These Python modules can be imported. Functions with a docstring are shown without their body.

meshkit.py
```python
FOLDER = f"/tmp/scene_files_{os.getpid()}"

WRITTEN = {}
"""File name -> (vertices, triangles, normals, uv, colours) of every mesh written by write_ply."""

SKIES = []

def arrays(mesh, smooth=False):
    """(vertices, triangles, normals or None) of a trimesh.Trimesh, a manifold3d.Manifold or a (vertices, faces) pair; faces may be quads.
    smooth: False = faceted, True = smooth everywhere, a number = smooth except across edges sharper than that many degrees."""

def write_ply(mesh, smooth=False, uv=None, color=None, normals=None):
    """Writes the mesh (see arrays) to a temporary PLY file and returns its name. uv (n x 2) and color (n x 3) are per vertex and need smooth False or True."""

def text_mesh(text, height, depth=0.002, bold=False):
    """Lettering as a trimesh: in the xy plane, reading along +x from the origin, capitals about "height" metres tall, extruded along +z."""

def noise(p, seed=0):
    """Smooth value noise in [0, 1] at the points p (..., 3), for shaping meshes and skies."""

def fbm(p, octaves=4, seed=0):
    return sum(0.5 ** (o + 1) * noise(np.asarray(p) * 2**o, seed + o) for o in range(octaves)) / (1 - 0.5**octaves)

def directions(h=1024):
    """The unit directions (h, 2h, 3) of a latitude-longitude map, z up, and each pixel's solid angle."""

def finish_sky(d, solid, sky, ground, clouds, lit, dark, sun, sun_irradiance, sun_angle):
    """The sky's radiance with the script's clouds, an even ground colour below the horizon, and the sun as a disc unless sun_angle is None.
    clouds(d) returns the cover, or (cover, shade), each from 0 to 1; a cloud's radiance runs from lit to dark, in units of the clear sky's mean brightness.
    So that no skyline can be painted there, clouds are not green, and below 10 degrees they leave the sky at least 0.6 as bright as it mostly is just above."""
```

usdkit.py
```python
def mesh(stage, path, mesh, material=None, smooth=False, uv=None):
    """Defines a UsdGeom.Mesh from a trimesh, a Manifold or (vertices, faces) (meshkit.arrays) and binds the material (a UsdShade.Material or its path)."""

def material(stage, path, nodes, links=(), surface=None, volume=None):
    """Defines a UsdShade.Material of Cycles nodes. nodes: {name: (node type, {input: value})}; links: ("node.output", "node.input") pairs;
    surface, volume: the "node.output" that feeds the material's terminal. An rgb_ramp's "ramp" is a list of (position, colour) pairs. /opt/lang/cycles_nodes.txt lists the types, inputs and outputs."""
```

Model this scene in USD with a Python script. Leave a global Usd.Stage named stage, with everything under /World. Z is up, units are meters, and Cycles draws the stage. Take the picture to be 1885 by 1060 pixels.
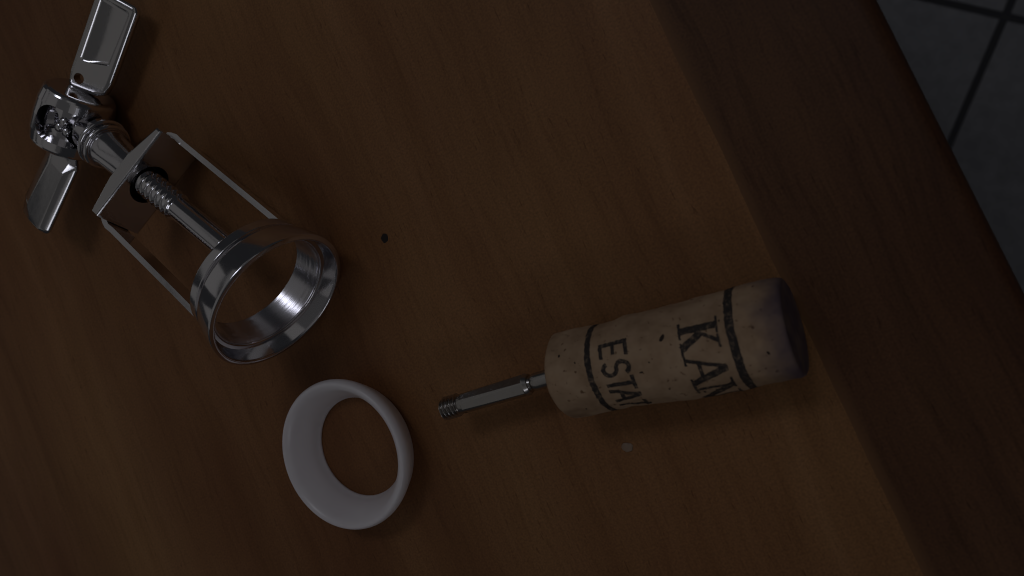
import math, numpy as np, trimesh, manifold3d as m3, usdkit, meshkit
from shapely.geometry import Polygon, LineString, Point, box as sbox
from shapely import affinity, union_all
from pxr import Usd, UsdGeom, UsdLux, UsdShade, Gf, Sdf

stage = Usd.Stage.CreateInMemory()
UsdGeom.SetStageUpAxis(stage, 'Z')
UsdGeom.Xform.Define(stage, '/World')
PI = math.pi
rng = np.random.default_rng(7)

# ------------------------------------------------------------------ camera
TX, TY, ROLL, H, FPX = 0.463882711, -0.140411669, -0.00313089846, 0.215244338, 1555.41899
F = np.array([-math.tan(TX), math.tan(TY), -1.0]); F /= np.linalg.norm(F)
Rv = np.cross(F, [0, 1.0, 0]); Rv /= np.linalg.norm(Rv); Uv = np.cross(Rv, F)
c_, s_ = math.cos(ROLL), math.sin(ROLL)
Rv, Uv = Rv * c_ + Uv * s_, Uv * c_ - Rv * s_
cam = UsdGeom.Camera.Define(stage, '/World/camera')
cam.AddTransformOp().Set(Gf.Matrix4d(*Rv, 0, *Uv, 0, *(-F), 0, 0, 0, H, 1))
FOCAL = 4.15
cam.CreateFocalLengthAttr(FOCAL)
cam.CreateHorizontalApertureAttr(FOCAL * 1885 / FPX)
cam.CreateFStopAttr(2.2)
cam.CreateFocusDistanceAttr(0.255)
cam.CreateClippingRangeAttr((0.01, 100))
cam.CreateExposureAttr(0.0)

# ------------------------------------------------------------------ light: a dim room at dusk
def look_light(path, pos, target, w, h, intensity, color):
    l = UsdLux.RectLight.Define(stage, path)
    z = np.array(pos, float) - np.array(target, float); z /= np.linalg.norm(z)
    up = [0, 1.0, 0] if abs(z[2]) > 0.9 else [0, 0, 1.0]
    x = np.cross(up, z); x /= np.linalg.norm(x); y = np.cross(z, x)
    l.AddTransformOp().Set(Gf.Matrix4d(*x, 0, *y, 0, *z, 0, *map(float, pos), 1))
    l.CreateWidthAttr(w); l.CreateHeightAttr(h)
    l.CreateIntensityAttr(intensity); l.CreateColorAttr(Gf.Vec3f(*color))
    return l
# dim ceiling bounce, a dull wall on the left, and a small brighter lamp / window
WARM = (1.0, 0.96, 0.92)
look_light('/World/ceiling_glow', (-1.09, 0.0, 1.70), (-1.09, 0.0, 0), 1.25, 5.0, 0.064, WARM)
look_light('/World/ceiling_glow_001', (-2.42, 0.0, 1.70), (-2.42, 0.0, 0), 1.25, 5.0, 0.064, WARM)
look_light('/World/ceiling_glow_002', (1.30, 0.0, 1.70), (1.30, 0.0, 0), 1.3, 5.0, 0.070, WARM)
look_light('/World/ceiling_glow_003', (0.09, 0.0, 1.70), (0.09, 0.0, 0), 1.05, 5.0, 0.024, WARM)
look_light('/World/wall_glow', (-3.1, 1.0, 0.85), (0, 0, 0.6), 1.3, 1.2, 0.070, WARM)
look_light('/World/wall_glow_001', (-3.1, -0.9, 0.85), (0, 0, 0.6), 1.4, 1.2, 0.066, WARM)
look_light('/World/window_glow', (-0.33, 0.77, 1.33), (-0.17, -0.04, 0), 0.52, 0.28, 2.5, (0.87, 0.89, 1.0))
look_light('/World/doorway_glow', (0.88, -1.05, 1.12), (-0.17, -0.04, 0), 0.70, 0.24, 1.4, (0.88, 0.90, 1.0))
dome = UsdLux.DomeLight.Define(stage, '/World/room_dark')
dome.CreateIntensityAttr(0.004); dome.CreateColorAttr(Gf.Vec3f(0.9, 0.92, 1.0))

# ------------------------------------------------------------------ helpers
LK = '/World/Looks'
UsdGeom.Scope.Define(stage, LK)
def mat(name, nodes, links=(), surface='p.BSDF'):
    return usdkit.material(stage, f'{LK}/{name}', nodes, links, surface=surface)
used = {}
def fresh(parent, name):
    k = f'{parent}/{name}'; n = used.get(k, 0); used[k] = n + 1
    return k if n == 0 else f'{k}_{n:03d}'
def tag(prim, label=None, cat=None, group=None, kind=None):
    for k, v in (('label', label), ('category', cat), ('group', group), ('kind', kind)):
        if v: prim.SetCustomDataByKey(k, v)
def thing(name, label, cat, M=None, kind=None, group=None):
    x = UsdGeom.Xform.Define(stage, fresh('/World', name))
    if M is not None: x.AddTransformOp().Set(M)
    tag(x.GetPrim(), label, cat, group, kind)
    return x.GetPath().pathString
def part(parent, name, mesh, material, smooth=32, label=None, **kw):
    p = fresh(parent, name)
    m = usdkit.mesh(stage, p, mesh, material, smooth=smooth, **kw)
    if label: tag(m.GetPrim(), label)
    return p
def frame(x, y, z, o):
    return Gf.Matrix4d(*map(float, x), 0, *map(float, y), 0, *map(float, z), 0, *map(float, o), 1)
def lathe(profile, n=96, closed=True, wob=None):
    """profile [(s, r)] turned about the local x axis; closed ring section if closed, else ends on the axis."""
    pr = np.array(profile, float); t = np.linspace(0, 2 * PI, n, endpoint=False)
    V = np.stack([np.broadcast_to(pr[:, None, 0], (len(pr), n)), pr[:, None, 1] * np.cos(t), pr[:, None, 1] * np.sin(t)], -1)
    if wob is not None: V = wob(V)
    k = len(pr); faces = []
    for i in range(k if closed else k - 1):
        j = (i + 1) % k
        a = i * n + np.arange(n); b = i * n + (np.arange(n) + 1) % n; c = j * n + (np.arange(n) + 1) % n; d = j * n + np.arange(n)
        faces += [np.stack([a, b, c], 1), np.stack([a, c, d], 1)]
    tm = trimesh.Trimesh(V.reshape(-1, 3), np.vstack(faces), process=False)
    tm.merge_vertices(); tm.update_faces(tm.nondegenerate_faces())
    if tm.volume < 0: tm.invert()
    return tm
def arcpts(cx, cy, r, a0, a1, n=5):
    return [(cx + r * math.cos(math.radians(x)), cy + r * math.sin(math.radians(x))) for x in np.linspace(a0, a1, n)]
def man(tm):
    return m3.Manifold(m3.Mesh(np.asarray(tm.vertices, np.float32), np.asarray(tm.faces, np.uint32)))
def cross(poly):
    return m3.CrossSection([np.asarray(poly.exterior.coords)[:-1]] + [np.asarray(r.coords)[:-1] for r in poly.interiors], m3.FillRule.EvenOdd)
def plate(poly, z0, z1, bevel=0.0):
    """A flat plate of the outline poly (xy) between z0 and z1 whose edges are chamfered and rounded."""
    if not bevel: return cross(poly).extrude(z1 - z0).translate((0, 0, z0))
    layers = []
    for f, dz in ((1.0, 0.0), (0.62, 0.08), (0.29, 0.29), (0.08, 0.62), (0, 1.0)):
        layers.append((f * bevel, dz * bevel))
    out = None
    pts = []
    for ins, dz in layers:
        q = poly.buffer(-ins, join_style=1) if ins else poly
        pts += [(x, y, z0 + dz) for x, y in q.exterior.coords[:-1]] + [(x, y, z1 - dz) for x, y in q.exterior.coords[:-1]]
    return m3.Manifold.hull_points(np.array(pts, np.float32))
def rrect(w, h, r, cx=0, cy=0):
    return sbox(cx - w / 2 + r, cy - h / 2 + r, cx + w / 2 - r, cy + h / 2 - r).buffer(r, quad_segs=6)

# ------------------------------------------------------------------ materials
def wood_mat(name, dark, mid, light, rough, seed, bump=0.15, streak=(.87, .85, .83), blend=None):
    bl = blend or (0.0, 1.0, mid)
    return mat(name, {
        'sx': ('separate_xyz', {}), 'nb': ('math', {'math_type': 'multiply_add', 'value2': .0050, 'value3': -.0025}), 'ab': ('math', {'math_type': 'add'}),
        'mr': ('map_range', {'from_min': bl[0], 'from_max': bl[0] + bl[1], 'to_min': .75 if blend else 0.0, 'to_max': 0.0, 'clamp': True}), 'mb': ('mix', {'color2': bl[2]}),
        'tc': ('texture_coordinate', {}),
        'mp': ('mapping', {'scale': (1.0, 0.055, 1.0), 'location': (seed, seed * 1.7, 0)}),
        'mp2': ('mapping', {'scale': (1.0, 0.30, 1.0), 'location': (seed * 3, seed, 0)}),
        'warp': ('noise_texture', {'scale': 14.0, 'detail': 2.0}),
        'mp3': ('mapping', {'scale': (1.0, 0.14, 1.0), 'location': (seed, 2 * seed, 0)}), 'n5': ('noise_texture', {'scale': 1300.0, 'detail': 1.0}), 'r5': ('rgb_ramp', {'ramp': [(0.0, (.60, .56, .54)), (0.22, (.70, .66, .63)), (0.31, (1, 1, 1)), (.74, (1, 1, 1)), (.82, (1.25, 1.22, 1.2))]}), 'm4': ('mix', {'mix_type': 'multiply', 'fac': 1.0}),
        'wp': ('mix_vector', {'fac': 0.012}), 'mp6': ('mapping', {'scale': (1.0, .35, 1.0), 'location': (.75, seed, 0)}), 'n6': ('noise_texture', {'scale': 8.0, 'detail': 2.0}), 'r6': ('rgb_ramp', {'ramp': [(.30, (.76, .72, .70)), (.68, (1.14, 1.15, 1.13))]}), 'm6': ('mix', {'mix_type': 'multiply', 'fac': 1.0}),
        'n1': ('noise_texture', {'scale': 60.0, 'detail': 5.0, 'roughness': 0.55, 'distortion': 0.6}),
        'n2': ('noise_texture', {'scale': 620.0, 'detail': 3.0, 'roughness': 0.6}),
        'n3': ('noise_texture', {'scale': 16.0, 'detail': 3.0, 'roughness': 0.5}),
        'n4': ('noise_texture', {'scale': 1500.0, 'detail': 2.0, 'roughness': 0.6}),
        'r1': ('rgb_ramp', {'ramp': [(0.25, dark), (0.5, mid), (0.78, light)]}),
        'r2': ('rgb_ramp', {'ramp': [(0.30, streak), (0.50, (1, 1, 1)), (1, (1.0, 1.0, 1.0))]}),
        'r3': ('rgb_ramp', {'ramp': [(0.28, (0.74, 0.60, 0.54)), (0.5, (1.0, 0.96, 0.92)), (0.72, (1.18, 1.22, 1.14))]}),
        'r4': ('rgb_ramp', {'ramp': [(0.3, (0.80, 0.80, 0.84)), (0.7, (1.2, 1.19, 1.16))]}),
        'm1': ('mix', {'mix_type': 'multiply', 'fac': 1.0}),
        'm2': ('mix', {'mix_type': 'multiply', 'fac': 1.0}),
        'm3': ('mix', {'mix_type': 'multiply', 'fac': 1.0}),
        'rr': ('rgb_ramp', {'ramp': [(0.2, (rough - .07,) * 3), (0.8, (rough + .10,) * 3)]}),
        'b': ('bump', {'strength': bump, 'distance': 0.0003}),
        'p': ('principled_bsdf', {'roughness': rough, 'specular_ior_level': 0.22}),
    }, [('tc.object', 'warp.vector'), ('tc.object', 'wp.a'), ('warp.color', 'wp.b'), ('wp.result', 'mp.vector'), ('wp.result', 'mp2.vector'), ('wp.result', 'mp3.vector'), ('mp3.vector', 'n5.vector'), ('n5.fac', 'r5.fac'), ('mp.vector', 'n1.vector'), ('mp.vector', 'n2.vector'), ('mp2.vector', 'n3.vector'),
        ('tc.object', 'n4.vector'), ('n1.fac', 'r1.fac'), ('n2.fac', 'r2.fac'), ('n3.fac', 'r3.fac'), ('n4.fac', 'r4.fac'),
        ('r1.color', 'm1.color1'), ('r2.color', 'm1.color2'), ('m1.color', 'm2.color1'), ('r3.color', 'm2.color2'),
        ('m2.color', 'm3.color1'), ('r4.color', 'm3.color2'), ('wp.result', 'mp6.vector'), ('mp6.vector', 'n6.vector'), ('n6.fac', 'r6.fac'), ('m3.color', 'm6.color1'), ('r6.color', 'm6.color2'), ('m6.color', 'm4.color1'), ('r5.color', 'm4.color2'), ('m4.color', 'mb.color1'), ('tc.object', 'sx.vector'), ('n1.fac', 'nb.value1'), ('sx.x', 'ab.value1'), ('nb.value', 'ab.value2'), ('ab.value', 'mr.value'), ('mr.result', 'mb.fac'), ('mb.color', 'p.base_color'), ('n3.fac', 'rr.fac'), ('rr.color', 'p.roughness'),
        ('n2.fac', 'b.height'), ('b.normal', 'p.normal')])
WOOD = wood_mat('wood_board', (.198, .091, .038), (.248, .121, .052), (.296, .152, .070), 0.42, 3.1)
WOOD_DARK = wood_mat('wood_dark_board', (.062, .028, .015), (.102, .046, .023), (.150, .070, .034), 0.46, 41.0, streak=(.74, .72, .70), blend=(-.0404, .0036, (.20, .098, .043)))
WOOD_LEG = wood_mat('wood_leg', (.08, .03, .015), (.12, .05, .025), (.15, .07, .03), 0.5, 61.0)
DARKSPOT = mat('burnt_wood', {'p': ('principled_bsdf', {'base_color': (.012, .007, .006), 'roughness': .6})})
def metal(name, col, rough, scale=900.0, bump=0.0, stretch=(1, 1, 1), smudge=0.075):
    return mat(name, {'tc': ('texture_coordinate', {}), 'mp': ('mapping', {'scale': stretch}),
        'n': ('noise_texture', {'scale': scale, 'detail': 3.0}), 'n2': ('noise_texture', {'scale': 120.0, 'detail': 4.0, 'roughness': .65}),
        'rr': ('rgb_ramp', {'ramp': [(0.35, (rough,) * 3), (0.75, (rough + smudge,) * 3)]}),
        'b': ('bump', {'strength': bump, 'distance': 0.0002}),
        'p': ('principled_bsdf', {'base_color': col, 'metallic': 1.0, 'roughness': rough})},
        [('tc.object', 'mp.vector'), ('mp.vector', 'n.vector'), ('tc.object', 'n2.vector'), ('n2.fac', 'rr.fac'), ('rr.color', 'p.roughness'),
         ('n.fac', 'b.height'), ('b.normal', 'p.normal')])
CHROME = metal('chrome', (.76, .75, .78), 0.095, bump=0.02, scale=350)
CHROME_SATIN = metal('chrome_satin', (.66, .65, .66), 0.10, bump=0.03, scale=350)
BRUSHED = metal('brushed_steel', (.78, .77, .82), 0.20, scale=900, bump=0.6, stretch=(1.0, .02, .02), smudge=0.03)
DARKSTEEL = metal('dark_greased_steel', (.10, .10, .115), 0.35)
STEEL = metal('worm_steel', (.50, .48, .46), 0.20, bump=0.08, scale=700)
PLASTIC = mat('milky_plastic', {'tc': ('texture_coordinate', {}), 'n': ('noise_texture', {'scale': 70.0, 'detail': 4.0}),
    'r': ('rgb_ramp', {'ramp': [(0.3, (.90, .83, .86)), (0.7, (.95, .90, .92))]}),
    'n2': ('noise_texture', {'scale': 900.0, 'detail': 2.0}), 'b': ('bump', {'strength': .06, 'distance': .0002}),
    'p': ('principled_bsdf', {'roughness': .27, 'subsurface_weight': .30, 'subsurface_radius': (1.0, .85, .8), 'subsurface_scale': .002, 'specular_ior_level': .4})},
    [('tc.object', 'n.vector'), ('n.fac', 'r.fac'), ('r.color', 'p.base_color'), ('tc.object', 'n2.vector'), ('n2.fac', 'b.height'), ('b.normal', 'p.normal')])
CORK = mat('cork', {'tc': ('texture_coordinate', {}), 'sx': ('separate_xyz', {}),
    'n1': ('noise_texture', {'scale': 160.0, 'detail': 5.0, 'roughness': .6}), 'n2': ('noise_texture', {'scale': 700.0, 'detail': 3.0}),
    'v': ('voronoi_texture', {'scale': 330.0}), 'nw': ('noise_texture', {'scale': 130.0, 'detail': 3.0}),
    'r1': ('rgb_ramp', {'ramp': [(0.28, (.315, .205, .122)), (0.5, (.43, .293, .184)), (0.75, (.505, .36, .235))]}),
    'r2': ('rgb_ramp', {'ramp': [(0.27, (.40, .34, .30)), (0.36, (1, 1, 1)), (1, (1, 1, 1))]}),
    'm1': ('mix', {'mix_type': 'multiply', 'fac': 1.0}),
    'a': ('math', {'math_type': 'multiply_add', 'value2': .012, 'value3': -.006}), 'ad': ('math', {'math_type': 'add'}),
    'rs': ('map_range', {'from_min': -.0185, 'from_max': -.0105, 'to_min': 0., 'to_max': .92}),
    'm2': ('mix', {'color2': (.125, .088, .100)}),
    'b': ('bump', {'strength': .25, 'distance': .0004}),
    'p': ('principled_bsdf', {'roughness': .82, 'specular_ior_level': .2})},
    [('tc.object', 'sx.vector'), ('tc.object', 'n1.vector'), ('tc.object', 'n2.vector'), ('tc.object', 'v.vector'), ('tc.object', 'nw.vector'),
     ('n1.fac', 'r1.fac'), ('n2.fac', 'r2.fac'), ('r1.color', 'm1.color1'), ('r2.color', 'm1.color2'),
     ('nw.fac', 'a.value1'), ('sx.x', 'ad.value1'), ('a.value', 'ad.value2'), ('ad.value', 'rs.value'), ('rs.result', 'm2.fac'),
     ('m1.color', 'm2.color1'), ('m2.color', 'p.base_color'), ('n2.fac', 'b.height'), ('b.normal', 'p.normal')])
INK = mat('cork_ink', {'tc': ('texture_coordinate', {}), 'n': ('noise_texture', {'scale': 900.0, 'detail': 4.0, 'roughness': .65}),
    'r': ('rgb_ramp', {'ramp': [(0.30, (.036, .031, .030)), (0.52, (.056, .046, .041)), (0.64, (.17, .125, .09)), (0.75, (.32, .22, .14))]}),
    'p': ('principled_bsdf', {'roughness': .8, 'specular_ior_level': .15})},
    [('tc.object', 'n.vector'), ('n.fac', 'r.fac'), ('r.color', 'p.base_color')])
PIT = mat('cork_pit', {'p': ('principled_bsdf', {'base_color': (.035, .022, .016), 'roughness': .9})})
TILE = mat('tile_glaze', {'tc': ('geometry', {}), 'n': ('noise_texture', {'scale': 6.0, 'detail': 5.0}), 'n2': ('noise_texture', {'scale': 90.0, 'detail': 3.0}),
    'r': ('rgb_ramp', {'ramp': [(0.3, (.150, .152, .165)), (0.7, (.195, .197, .21))]}),
    'r2': ('rgb_ramp', {'ramp': [(0.3, (.82, .82, .82)), (0.7, (1.1, 1.1, 1.1))]}), 'm': ('mix', {'mix_type': 'multiply', 'fac': 1.0}),
    'p': ('principled_bsdf', {'roughness': .4})},
    [('tc.position', 'n.vector'), ('tc.position', 'n2.vector'), ('n.fac', 'r.fac'), ('n2.fac', 'r2.fac'), ('r.color', 'm.color1'), ('r2.color', 'm.color2'), ('m.color', 'p.base_color')])
GROUT = mat('grout', {'p': ('principled_bsdf', {'base_color': (.05, .05, .055), 'roughness': .9})})
CRUMB = mat('crumb', {'p': ('principled_bsdf', {'base_color': (.30, .21, .15), 'roughness': .5, 'subsurface_weight': .3, 'subsurface_radius': (.001, .0008, .0006)})})

# ------------------------------------------------------------------ the setting: floor and its tiles
FZ = -0.75
fl = UsdGeom.Xform.Define(stage, '/World/floor'); tag(fl.GetPrim(), 'grey tiled floor beyond the table edge', None, None, 'structure')
part('/World/floor', 'grout', trimesh.creation.box(bounds=[[-2.4, -2.4, FZ - .03], [2.4, 2.4, FZ - .0025]]), GROUT, smooth=False)
ta = math.radians(71.2); e1 = np.array([math.cos(ta), math.sin(ta), 0]); e2 = np.array([e1[1], -e1[0], 0]); T0 = np.array([.0496, .1562, FZ])
TS, G = 0.305, 0.0065
tile = plate(sbox(-(TS - G) / 2, -(TS - G) / 2, (TS - G) / 2, (TS - G) / 2), -.008, 0, .0012)
tv, tf, tn = meshkit.arrays(tile, 30)
for i in range(-4, 4):
    for j in range(-4, 4):
        c = T0 + e1 * (i + .5) * TS + e2 * (j + .5) * TS + [0, 0, rng.uniform(-.0003, .0003)]
        V = tv[:, :1] * e1 + tv[:, 1:2] * (-e2) + tv[:, 2:3] * np.array([0, 0, 1.]) + c
        part('/World/floor', 'tile', (V, tf), TILE, smooth=30)

# ------------------------------------------------------------------ the table: local x across the boards (outwards), y along the edge
de = np.array([.4495, -.8933, 0]); de /= np.linalg.norm(de); dn = np.array([-de[1], de[0], 0])
tb = thing('wooden_table', 'brown wooden table top with a darker board along its edge', 'table', frame(dn, -de, (0, 0, 1), (0, 0, 0)))
EDGE = 0.0053; Y0, Y1 = -.62, .72; TH = .026
JX = -.0404
def board(prof):
    p = np.array(prof); n = len(p); ys = np.linspace(Y0, Y1, 330); k = len(ys)
    V = np.stack([np.broadcast_to(p[None, :, 0], (k, n)), np.broadcast_to(ys[:, None], (k, n)), np.broadcast_to(p[None, :, 1], (k, n))], -1).copy()
    wav = (meshkit.fbm(np.c_[ys * 45, ys * 0, ys * 0], 3, 6) - .5) * .0011
    V[..., 0] += np.where(p[None, :, 0] == JX, wav[:, None], 0)
    f = []
    for q in range(n):
        q2 = (q + 1) % n; a_ = np.arange(k - 1) * n
        f += [np.stack([a_ + q, a_ + q2, a_ + n + q2], 1), np.stack([a_ + q, a_ + n + q2, a_ + n + q], 1)]
    V = V.reshape(-1, 3)
    fan = np.array([[0, q, q + 1] for q in range(1, n - 1)])
    f += [fan, (fan + (k - 1) * n)[:, ::-1]]
    tm = trimesh.Trimesh(V, np.vstack(f), process=False)
    if tm.volume < 0: tm.invert()
    return tm
r = .0045
prof = [(JX, -TH)] + arcpts(EDGE - r, -TH + r, r, -90, 0, 7) + arcpts(EDGE - r, -r, r, 0, 90, 9) + [(JX, 0)]
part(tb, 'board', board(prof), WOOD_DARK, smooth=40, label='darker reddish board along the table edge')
part(tb, 'board', board([(-.66, -TH), (JX, -TH), (JX, 0), (-.66, 0)]), WOOD, smooth=False)
for x in (-.615, -.06):
    for y in (Y0 + .06, Y1 - .06):
        part(tb, 'leg', plate(rrect(.05, .05, .004, x, y), FZ, -TH - .0002), WOOD_LEG, smooth=30)
def pos(x, y):   # world xy -> table local
    w = np.array([x, y, 0]); return w @ dn, w @ -de
px, py = pos(-.1515, -.0173)
ang = np.linspace(0, 2 * PI, 22, endpoint=False); rad = .00135 * (1 + .12 * np.sin(2 * ang + 1) + .05 * np.sin(5 * ang))
part(tb, 'knot', plate(Polygon(np.c_[px + rad * np.cos(ang) * .9, py + rad * np.sin(ang) * 1.15]), -.0006, .00004), DARKSPOT, smooth=False)
px, py = pos(-.1560, -.0135)

# ------------------------------------------------------------------ the corkscrew body: local x along its axis towards the bell, y across, z up; origin at the bell's front
byaw, bp = -.520770872, .101982553
a = np.array([math.cos(byaw) * math.cos(bp), math.sin(byaw) * math.cos(bp), math.sin(bp)])
hx = np.cross([0, 0, 1.0], a); hx /= np.linalg.norm(hx); vx = np.cross(a, hx)
O = np.array([-.173627845, -.0358807871, .0228896067])
cs = thing('corkscrew', 'shiny chrome bell corkscrew with a two winged handle, lying on the table', 'corkscrew', frame(a, hx, vx, O))
# bell: outer band, groove and rear collar outside; front seat and brushed throat inside
outer = [(-.0006, .0230)] + arcpts(-.0012, .0224, .0010, 60, 100, 4) + [(-.0050, .0228), (-.0092, .0216)] + arcpts(-.0092, .0211, .0005, 90, 170, 4) + \
    [(-.0100, .0200), (-.0112, .0199)] + arcpts(-.0118, .0202, .0006, 60, 90, 3) + [(-.0146, .0205)] + arcpts(-.0146, .0199, .0006, 90, 180, 4) + [(-.0153, .0180)]
inner = arcpts(-.0148, .0178, .0004, 180, 270, 3) + [(-.0056, .0190)] + arcpts(-.0056, .0195, .0004, -60, 0, 3) + [(-.0050, .0204), (-.0014, .02185)] + arcpts(-.0010, .0222, .0006, -70, 20, 5)
bell = part(cs, 'bell', lathe(outer + inner, 160), CHROME, smooth=35)
part(bell, 'brushed_throat', lathe([(-.01485, .01735), (-.0058, .0187), (-.0058, .0190), (-.01485, .0177)], 160), BRUSHED, smooth=35)
# bridge plate and the two arms, turned about the axis
PHI = math.radians(-22)
u1 = np.array([0, math.cos(PHI), math.sin(PHI)]); u2 = np.array([0, -math.sin(PHI), math.cos(PHI)])
def turned(m, phi=PHI):
    tm = trimesh.Trimesh(*meshkit.arrays(m)[:2], process=False)
    return trimesh.Trimesh(np.c_[tm.vertices[:, 0], tm.vertices[:, 1] * math.cos(phi) - tm.vertices[:, 2] * math.sin(phi), tm.vertices[:, 1] * math.sin(phi) + tm.vertices[:, 2] * math.cos(phi)], tm.faces, process=False)
SP = -.0708
hw = .0095
pl = plate(Polygon([(SP, -.0170), (SP, .0175), (SP - .0030, .0175), (SP - .0062, .0050), (SP - .0062, -.0050), (SP - .0034, -.0170)]), -hw, hw, .0008)
hole = m3.Manifold.cylinder(.03, .0069, .0069, 120).rotate((0, 90, 0)).translate((SP - .015, 0, 0))
part(cs, 'bridge_plate', turned(pl - hole), CHROME_SATIN, smooth=False)
part(cs, 'screw_hole', lathe([(SP + .0001, .0067), (SP - .0060, .0067), (SP - .0060, 0), (SP - .00615, 0), (SP - .00615, .00685), (SP + .0001, .00685)], 96, closed=False), DARKSTEEL, smooth=35)
for sg in (1, -1):
    # strap in the x-y plane, then given its width along z
    ln = LineString([(SP - .0026, sg * .0170), (SP - .0010, sg * .0178), (SP + .0012, sg * .0184), (SP + .0040, sg * .0182), (-.0148, sg * .0186)])
    st = ln.buffer(.00085, cap_style=2, join_style=1)
    m = cross(st).extrude(2 * hw).translate((0, 0, -hw))
    cut = plate(Polygon([(SP - .01, -.0052), (SP - .01, .0048), (-.03, .0050), (-.008, .0056), (-.008, -.0056), (-.03, -.0052)]), -.03, .03).rotate((90, 0, 0))
    part(cs, 'arm', turned(m ^ cut), CHROME, smooth=35)
# threaded rod, a little askew in its hole
def thread(x0, x1, r0, r1, pitch, n=40, per=14, starts=1):
    k = int((x1 - x0) / pitch * per); xs = np.linspace(x0, x1, k + 1); t = np.linspace(0, 2 * PI, n, endpoint=False)
    ph = (xs[:, None] / pitch - starts * t[None] / (2 * PI)) % 1
    w = 0.5 + 0.5 * np.cos(2 * PI * ph); w = w ** 0.8
    fade = np.clip(np.minimum(xs - x0, x1 - xs) / (pitch * .35), 0, 1)[:, None]
    R = r0 + (r1 - r0) * (w * fade)
    V = np.stack([np.broadcast_to(xs[:, None], R.shape), R * np.cos(t), R * np.sin(t)], -1).reshape(-1, 3)
    f = []
    for i in range(k):
        q = i * n + np.arange(n); q2 = i * n + (np.arange(n) + 1) % n
        f += [np.stack([q, q2, q2 + n], 1), np.stack([q, q2 + n, q + n], 1)]
    V = np.vstack([V, [[x0, 0, 0], [x1, 0, 0]]]); c0, c1 = len(V) - 2, len(V) - 1
    q = np.arange(n); q2 = (q + 1) % n
    f += [np.stack([np.full(n, c0), q2, q], 1), np.stack([np.full(n, c1), k * n + q, k * n + q2], 1)]
    tm = trimesh.Trimesh(V, np.vstack(f), process=False)
    if tm.volume < 0: tm.invert()
    return tm
def skew(tm, x0=-.075, ky=.045, kz=.01):
    tm = trimesh.Trimesh(tm.vertices.copy(), tm.faces, process=False)
    d = np.maximum(tm.vertices[:, 0] - x0, 0); tm.vertices[:, 1] += d * ky; tm.vertices[:, 2] += d * kz
    return tm
rod = part(cs, 'rod', skew(lathe([(-.058, 0), (-.058, .0036), (-.0575, .0039), (-.0282, .0039)] + arcpts(-.0282, .0034, .0005, 90, 0, 4) + [(-.0277, .0024), (-.036, .0023), (-.036, 0)], 48, closed=False)), CHROME, smooth=35)
part(rod, 'thread', skew(thread(-.0795, -.0530, .0036, .0048, .0029)), CHROME, smooth=50)
# shaft, collar rings
part(cs, 'shaft', lathe([(SP - .0063, .0048), (SP - .0063, .0056), (-.084, .0058), (-.0925, .0062), (-.0945, .0069), (-.1075, .0069), (-.1075, .0046)], 64), CHROME, smooth=35)
def ring(x, r, w=.0009): return lathe(arcpts(x, r, w, 0, 360, 13)[:-1], 72)
part(cs, 'collar', ring(-.0972, .0074, .0010), CHROME, smooth=True)
part(cs, 'collar', ring(-.1000, .0079, .0010), CHROME, smooth=True)
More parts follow.
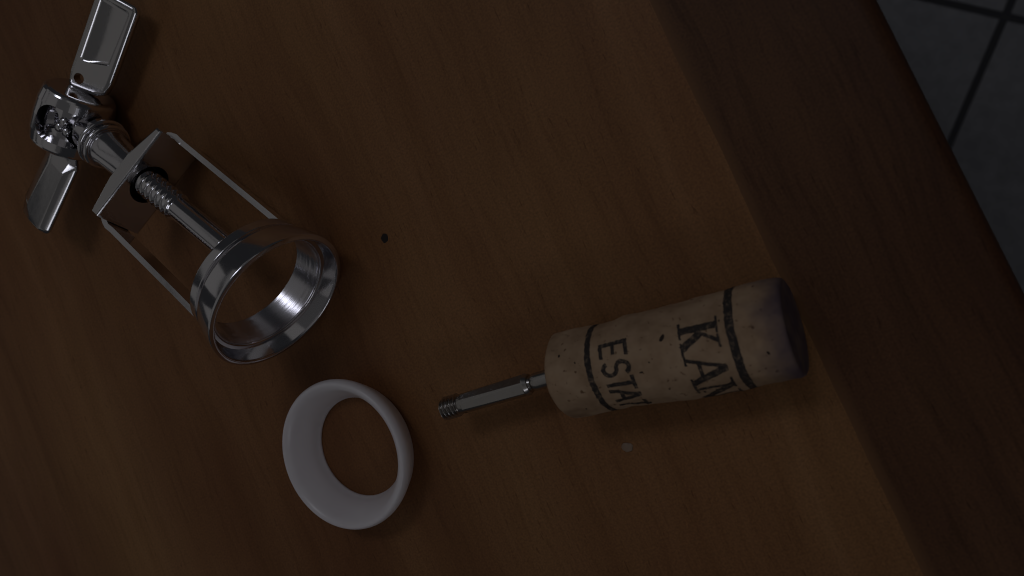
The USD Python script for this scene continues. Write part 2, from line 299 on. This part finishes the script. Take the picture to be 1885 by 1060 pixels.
# hub: hollow barrel across the axis with a rounded window on its upper side
HX, HR, HW, HZ = -.117, .0120, .0110, .0017
hubprof = [(-HW, .0), (-HW, HR - .0024)] + arcpts(-HW + .0024, HR - .0024, .0024, 170, 95, 6) + [(-HW * .5, HR + .0006), (0, HR + .0008), (HW * .5, HR + .0006)] + arcpts(HW - .0024, HR - .0024, .0024, 85, 10, 6) + [(HW, HR - .0024), (HW, 0)]
hb = man(lathe(hubprof, 160, closed=False)).rotate((0, 0, 90))
slot = cross(rrect(.0178, .0126, .0056)).extrude(.02)      # x round the barrel, y across, along +z
hb = hb - (slot.rotate((0, 42, 0)) - m3.Manifold.cylinder(.03, HR - .0030, HR - .0030, 120, True).rotate((90, 0, 0)))
hb = hb - m3.Manifold.cylinder(.02, .0026, .0026, 48).scale((1, 1.35, 1)).translate((0, .0004, 0)).rotate((0, 14, 0)) + m3.Manifold.cylinder(.006, .0035, .0035, 30)
hb = (hb - m3.Manifold.cylinder(.02, .0066, .0066, 80).translate((0, 0, HR - .0058)).rotate((0, 90, 0))).translate((HX, 0, HZ))
hub = part(cs, 'hub', hb, CHROME, smooth=False)
part(hub, 'rod_end', lathe([(HX + .0040, 0), (HX + .0050, .0020), (HX + .0068, .0036), (HX + .0080, .0040), (HX + .0088, .0052), (HX + .0115, .0052), (HX + .0115, 0)], 40, closed=False), CHROME, smooth=35)
pin = trimesh.creation.icosphere(3, .0019)
for d_, y_ in ((40, .0012), (50, -.0020), (33, -.0012)):
    q_ = math.radians(d_); p_ = pin.copy(); p_.vertices *= (1, 1, .7)
    p_.apply_translation((HX + (HR - .0034) * math.sin(q_), y_, HZ + (HR - .0034) * math.cos(q_)))
    part(hub, 'pivot_stud', p_, CHROME, smooth=True)
# wings: paddles with a sunken panel; local x across, y outwards, z face
def place_wing(m, sg, twist, dihedral, sweep):
    m = m.rotate((0, twist, 0)).rotate((dihedral, 0, sweep))
    if sg < 0: m = m.mirror((0, 1, 0))
    return m.translate((HX, 0, 0))
def ring_pts(poly, z): return [(x, y, z) for x, y in poly.exterior.coords[:-1]]
def smooth_poly(pts, r): return Polygon(pts).buffer(-r).buffer(r, quad_segs=7).simplify(.00002)
# near wing: a thick lever with a shallow sunken face and a pivot hole by the hub
w0, L0, L1 = .0079, .0116, .0470
o = smooth_poly([(-w0 * .85, L0 - .002), (w0 * .45, L0), (w0 * .88, L0 + .0022), (w0, L0 + .0070), (w0, L1), (-w0, L1), (-w0 * .98, L0 + .004)], .0022)
m = m3.Manifold.hull_points(np.array(ring_pts(o.buffer(-.0011), -.0020) + ring_pts(o.buffer(-.0003), -.0014) + ring_pts(o, -.0008) + ring_pts(o, .0004) + ring_pts(o.buffer(-.0003), .0010) + ring_pts(o.buffer(-.0009), .0014) + ring_pts(o.buffer(-.0016), .0016), np.float32))
pan = smooth_poly([(-w0 * .72, L0 + .0085), (w0 * .62, L0 + .0125), (w0 * .72, L1 - .0026), (-w0 * .72, L1 - .0026)], .0012)
m = m - m3.Manifold.hull_points(np.array([(x, y, .0009 - .12 * (x + w0 * .7)) for x, y in pan.buffer(-.0016).exterior.coords] + ring_pts(pan.buffer(.0006), .0022), np.float32))
m = m - m3.Manifold.cylinder(.01, .0019, .0019, 32, True).translate((-w0 * .45, L0 + .0030, 0))
part(cs, 'wing', place_wing(m, 1, 27, -1, -2), CHROME_SATIN, smooth=30)
# far wing: the same lever seen on its ridged side, one broad sloping flank and a flat face
w0, L0, L1 = .0098, .0112, .0425
o = smooth_poly([(-w0 * .80, L0), (w0 * .60, L0), (w0 * .95, L0 + .004), (w0, L1 - .001), (w0 * .9, L1), (-w0 * .75, L1), (-w0, L1 - .006), (-w0 * .92, L0 + .004)], .0022)
t_ = smooth_poly([(-w0 * .30, L0 + .0075), (w0 * .70, L0 + .0068), (w0 * .78, L1 - .0012), (w0 * .1, L1 - .0012), (-w0 * .40, L1 - .0050)], .0014)
m = m3.Manifold.hull_points(np.array(ring_pts(o.buffer(-.0010), -.0026) + ring_pts(o.buffer(-.0003), -.0020) + ring_pts(o, -.0012) + ring_pts(o.buffer(-.0003), -.0004) + ring_pts(t_.buffer(.0005), .0013) + ring_pts(t_, .0016), np.float32))
part(cs, 'wing', place_wing(m, -1, 0, 8, 0), CHROME_SATIN, smooth=22)

# ------------------------------------------------------------------ the white plastic ring (guide sleeve), lying flat
from scipy.interpolate import splprep, splev
ctl = np.array([(.0000, .0186), (.0004, .0198), (.0036, .0220), (.0076, .0237), (.0102, .0239), (.0114, .0230), (.0109, .0217), (.0088, .0200), (.0060, .0184), (.0032, .0172), (.0010, .0164), (.0002, .0162), (.0000, .0166), (.0000, .0175), (.0000, .0186)])
tck, _ = splprep(ctl.T, s=0, per=True, k=3)
prf = np.array(splev(np.linspace(0, 1, 60, endpoint=False), tck)).T
prf[:, 0] -= prf[:, 0].min()
rg = lathe(prf, 160)   # axis is x -> turn to z
rg.vertices = rg.vertices[:, [1, 2, 0]]
if rg.volume < 0: rg.invert()
gp = thing('guide_ring', 'milky white plastic ring lying flat beside the chrome bell', 'ring', frame((1, 0, 0), (0, 1, 0), (0, 0, 1), (-.1622, -.0850, .0)))
part(gp, 'funnel', rg, PLASTIC, smooth=40)

# ------------------------------------------------------------------ the cork: local x along its axis
cx, cy, cyaw = -.0181613736, -.0311704674, .290481982
A = np.array([math.cos(cyaw), math.sin(cyaw), 0]); Hc = np.array([-A[1], A[0], 0])
R = .012
S0, S1 = -.0712, -.0102
ck = thing('wine_cork', 'printed wine cork with a purple stained end, pierced by the steel worm', 'cork', frame(A, Hc, (0, 0, 1), (cx, cy, R)))
def corkr(s, t):
    """radius of the cork's skin at s along the axis and angle t."""
    s = np.asarray(s, float); t = np.asarray(t, float)
    P = np.stack([s * 160, np.cos(t) * 2.0, np.sin(t) * 2.0], -1)
    d = (meshkit.fbm(P, 4, 3) - .5) * .00095
    P2 = np.stack([s * 60 + 9, np.cos(t) * .9, np.sin(t) * .9], -1)
    d += (meshkit.noise(P2, 5) - .5) * .0019
    d = d - .00045 * np.clip((-.0505 - s) / .0025, 0, 1) - .0002 * np.clip((s + .0215) / .002, 0, 1)
    low = np.clip(-np.sin(t), 0, 1) ** 4     # flat where it rests
    d = np.where(d > 0, d * (1 - low), d)
    edge = np.minimum(s - S0, S1 - s)
    rd = np.where(edge < .0012, -.0012 + np.sqrt(np.clip(.0012 ** 2 - (.0012 - edge) ** 2, 0, None)), 0)
    return R - .0002 + d + rd * .8
ns, nt = 150, 160
ss = np.concatenate([S0 + .0012 * (1 - np.cos(np.linspace(0, PI / 2, 7))), np.linspace(S0 + .0015, S1 - .0015, ns), S1 - .0012 * (1 - np.cos(np.linspace(PI / 2, 0, 7)))])
tt = np.linspace(0, 2 * PI, nt, endpoint=False)
Sg, Tg = np.meshgrid(ss, tt, indexing='ij'); Rg = corkr(Sg, Tg)
rings = [np.stack([Sg, Rg * np.cos(Tg), Rg * np.sin(Tg)], -1)]
def cap(i, fr):
    q = np.stack([np.full(nt, ss[i]), Rg[i] * np.cos(tt) * fr, Rg[i] * np.sin(tt) * fr], -1)
    q[:, 0] += (meshkit.fbm(q * 420, 3, 8) - .5) * .0006 * (fr < .95)
    return q
G_ = np.concatenate([np.stack([cap(0, f) for f in (.02, .25, .5, .75, .93)]), rings[0], np.stack([cap(-1, f) for f in (.93, .75, .5, .25, .02)])])
k = len(G_); fcs = []
for i in range(k - 1):
    q = i * nt + np.arange(nt); q2 = i * nt + (np.arange(nt) + 1) % nt
    fcs += [np.stack([q, q2, q2 + nt], 1), np.stack([q, q2 + nt, q + nt], 1)]
V = np.vstack([G_.reshape(-1, 3), [[S0, 0, 0], [S1, 0, 0]]]); q = np.arange(nt); q2 = (q + 1) % nt
fcs += [np.stack([np.full(nt, len(V) - 2), q2, q], 1), np.stack([np.full(nt, len(V) - 1), (k - 1) * nt + q, (k - 1) * nt + q2], 1)]
cm = trimesh.Trimesh(V, np.vstack(fcs), process=False)
if cm.volume < 0: cm.invert()
part(ck, 'cork_body', cm, CORK, smooth=50)
def wrap(poly, lift=.00006, step=.00045):
    """A flat print shape (x = degrees-of-arc in metres round the cork from angle 0, y along the axis) laid on the skin as a thin film."""
    out = []
    for g in getattr(poly, 'geoms', [poly]):
        if g.is_empty: continue
        v, f = trimesh.creation.triangulate_polygon(g, engine='earcut')
        tm = trimesh.Trimesh(np.c_[v, np.zeros(len(v))], f)
        vv, ff = trimesh.remesh.subdivide_to_size(tm.vertices, tm.faces, step, max_iter=14)
        n = np.cross(vv[ff[:, 1]] - vv[ff[:, 0]], vv[ff[:, 2]] - vv[ff[:, 0]])[:, 2]
        ff[n < 0] = ff[n < 0][:, ::-1]
        t = vv[:, 0] / R; s = vv[:, 1]; rr = corkr(s, t) + lift
        out.append(trimesh.Trimesh(np.c_[s, rr * np.cos(t), rr * np.sin(t)], ff, process=False))
    return trimesh.util.concatenate(out)
def rough_edge(poly, amp, seed):
    g = poly.segmentize(.0004)
    def f(c):
        c = np.array(c); w = np.stack([c[:, 0] * 1500, c[:, 1] * 1500, np.full(len(c), seed)], -1)
        return np.c_[c[:, 0] + (meshkit.noise(w, 1) - .5) * amp, c[:, 1] + (meshkit.noise(w, 2) - .5) * amp]
    from shapely import transform
    return transform(g, f).buffer(0)
ARC = R * PI / 180
for s0, w in ((-.0585, .0016), (-.0222, .0021)):
    part(ck, 'printed_band', wrap(rough_edge(sbox(0, s0 - w / 2, 2 * PI * R, s0 + w / 2), .00028, s0 * 1e4)), INK, smooth=True)
def stroke(pts, w): return LineString(pts).buffer(w / 2, cap_style=2, join_style=2)
def letter(ch, wd, ht, tk, serif):
    tn = tk * .5 if serif else tk
    sv = lambda x, y, l=None: sbox(x - (l or tk * 1.15), y, x + (l or tk * 1.15), y + tk * .32)
    b, t_ = 0, ht - tk * .32
    if ch == 'K':
        g = [sbox(wd * .12, 0, wd * .12 + tk, ht), stroke([(wd * .12 + tk * .6, ht * .36), (wd * .80, ht * .96)], tn), stroke([(wd * .42, ht * .56), (wd * .88, ht * .02)], tk)]
        if serif: g += [sv(wd * .12 + tk / 2, 0), sv(wd * .12 + tk / 2, t_), sv(wd * .80, t_, tk * .9), sv(wd * .90, 0, tk * .95)]
    elif ch == 'A':
        g = [stroke([(wd * .08, 0), (wd * .5, ht)], tn), stroke([(wd * .92, 0), (wd * .5, ht)], tk), sbox(wd * .22, ht * .30, wd * .78, ht * .30 + tn)]
        if serif: g += [sv(wd * .08, 0, tk * .85), sv(wd * .92, 0, tk * .95)]
        g = [union_all(g).intersection(sbox(-1, 0, 1, ht))]
    elif ch == 'N':
        g = [sbox(wd * .10, 0, wd * .10 + tn, ht), sbox(wd * .84, 0, wd * .84 + tn, ht), stroke([(wd * .10, ht), (wd * .86, 0)], tk)]
        if serif: g += [sv(wd * .12, 0), sv(wd * .08, t_), sv(wd * .86, t_)]
        g = [union_all(g).intersection(sbox(-1, 0, 1, ht))]
    elif ch == 'E':
        g = [sbox(0, 0, tk, ht), sbox(0, 0, wd, tk * .9), sbox(0, ht - tk * .9, wd, ht), sbox(0, ht * .5 - tk * .45, wd * .86, ht * .5 + tk * .45)]
    elif ch == 'T':
        g = [sbox(wd / 2 - tk / 2, 0, wd / 2 + tk / 2, ht), sbox(0, ht - tk * .9, wd, ht)]
    elif ch == 'S':
        r_ = ht * .25; h2 = (wd - tk) / 2; r1 = (ht - tk) / 4; cxx = wd / 2
        pts = [(cxx + h2 * math.cos(q), tk / 2 + 3 * r1 + r1 * math.sin(q)) for q in np.radians(np.linspace(25, 270, 22))] + \
              [(cxx + h2 * math.cos(q), tk / 2 + r1 + r1 * math.sin(q)) for q in np.radians(np.linspace(90, -155, 22))][1:]
        g = [LineString(pts).buffer(tk / 2, cap_style=2, join_style=1)]
    return union_all(g)
def print_letter(ch, d0, d1, s0, s1, tk, serif, seed):
    p = letter(ch, (d1 - d0) * ARC, s1 - s0, tk, serif)
    p = affinity.translate(p, d0 * ARC, s0)
    part(ck, 'printed_letter', wrap(rough_edge(p, .00022, seed)), INK, smooth=True)
for n_, (ch, d0, d1) in enumerate((('K', 51, 86), ('A', 91, 131), ('N', 133, 170))):
    print_letter(ch, d0, d1, -.0347, -.0250, .00185, True, 3 + n_)
for n_, (ch, d0, d1) in enumerate((('E', 54, 73), ('S', 77, 97), ('T', 98, 117), ('A', 114, 138), ('T', 138, 157))):
    print_letter(ch, d0, d1, -.0554, -.0476, .00110, False, 13 + n_)
def blotch(deg, s, ra, rb, seed, rot=0):
    t = np.linspace(0, 2 * PI, 18, endpoint=False); rr = 1 + .35 * (meshkit.noise(np.stack([np.cos(t) * 1.5, np.sin(t) * 1.5, np.full(18, seed)], -1), 4) - .5) * 2
    p = affinity.rotate(Polygon(np.c_[ra * rr * np.cos(t), rb * rr * np.sin(t)]), rot)
    return affinity.translate(p, deg * ARC, s)
for i_, (d, s, ra, rb, ro) in enumerate(((62.6, -.0386, .0011, .0005, -28), (57, -.0245, .0003, .0002, 0), (105, -.0152, .0005, .0003, 20), (56, -.0665, .0004, .0003, 0),
                                       (88, -.0430, .0002, .0002, 0), (128, -.0405, .0003, .0002, 0), (140, -.0640, .0003, .0002, 0), (98, -.0455, .0002, .0005, 0), (147, -.0300, .0006, .0003, 30), (70, -.0620, .0003, .0002, 0), (152, -.0475, .0007, .0004, -20), (146, -.0330, .0004, .0003, 15))):
    part(ck, 'pit', wrap(blotch(d, s, ra, rb, i_ * 1.37, ro), lift=.00005), PIT, smooth=True)

# ------------------------------------------------------------------ the worm's threaded shank standing out of the cork
Wa = np.array([-.1236, -.0650, .0122]); Wb = np.array([-.0880, -.0515, .0118])
xw = (Wb - Wa) / np.linalg.norm(Wb - Wa); yw = np.cross([0, 0, 1.0], xw); yw /= np.linalg.norm(yw); zw = np.cross(xw, yw)
wm = thing('corkscrew_worm', 'small steel corkscrew worm shank with a threaded tip, stuck in the cork', 'screw', frame(xw, yw, zw, Wa))
LW = np.linalg.norm(Wb - Wa)
sh = lathe([(.0054, 0), (.0054, .0024), (.0062, .0028), (.0070, .0029), (.0282, .0031), (.0292, .0026), (.0292, 0)], 64, closed=False)
mm = man(sh)
for q in range(6):    # ground flats
    mm = mm - m3.Manifold.cube((.0205, .01, .002), True).translate((.0176, 0, .00276 + .001)).rotate((60 * q + 12, 0, 0))
part(wm, 'shank', mm, STEEL, smooth=12)
part(wm, 'threaded_tip', thread(0, .0060, .0023, .0034, .00130, per=16), STEEL, smooth=50)
part(wm, 'neck', lathe([(.0288, 0), (.0288, .0021), (.0298, .0019), (.0306, .0024), (.0318, .0025), (LW + .006, .0024), (LW + .006, 0)], 32, closed=False), STEEL, smooth=35)

# ------------------------------------------------------------------ a crumb on the table
cr = trimesh.creation.icosphere(3, 1.0); d = meshkit.fbm(cr.vertices * 1.8 + 4, 3, 2)[:, None]
cr.vertices *= (.7 + .6 * d) * np.array([.0017, .0013, .0004])
cr.apply_translation((-.0724, -.0726, .0001))
mc = usdkit.mesh(stage, '/World/crumb', cr, CRUMB, smooth=True)
tag(mc.GetPrim(), 'tiny pale crumb on the table in front of the cork', 'crumb')
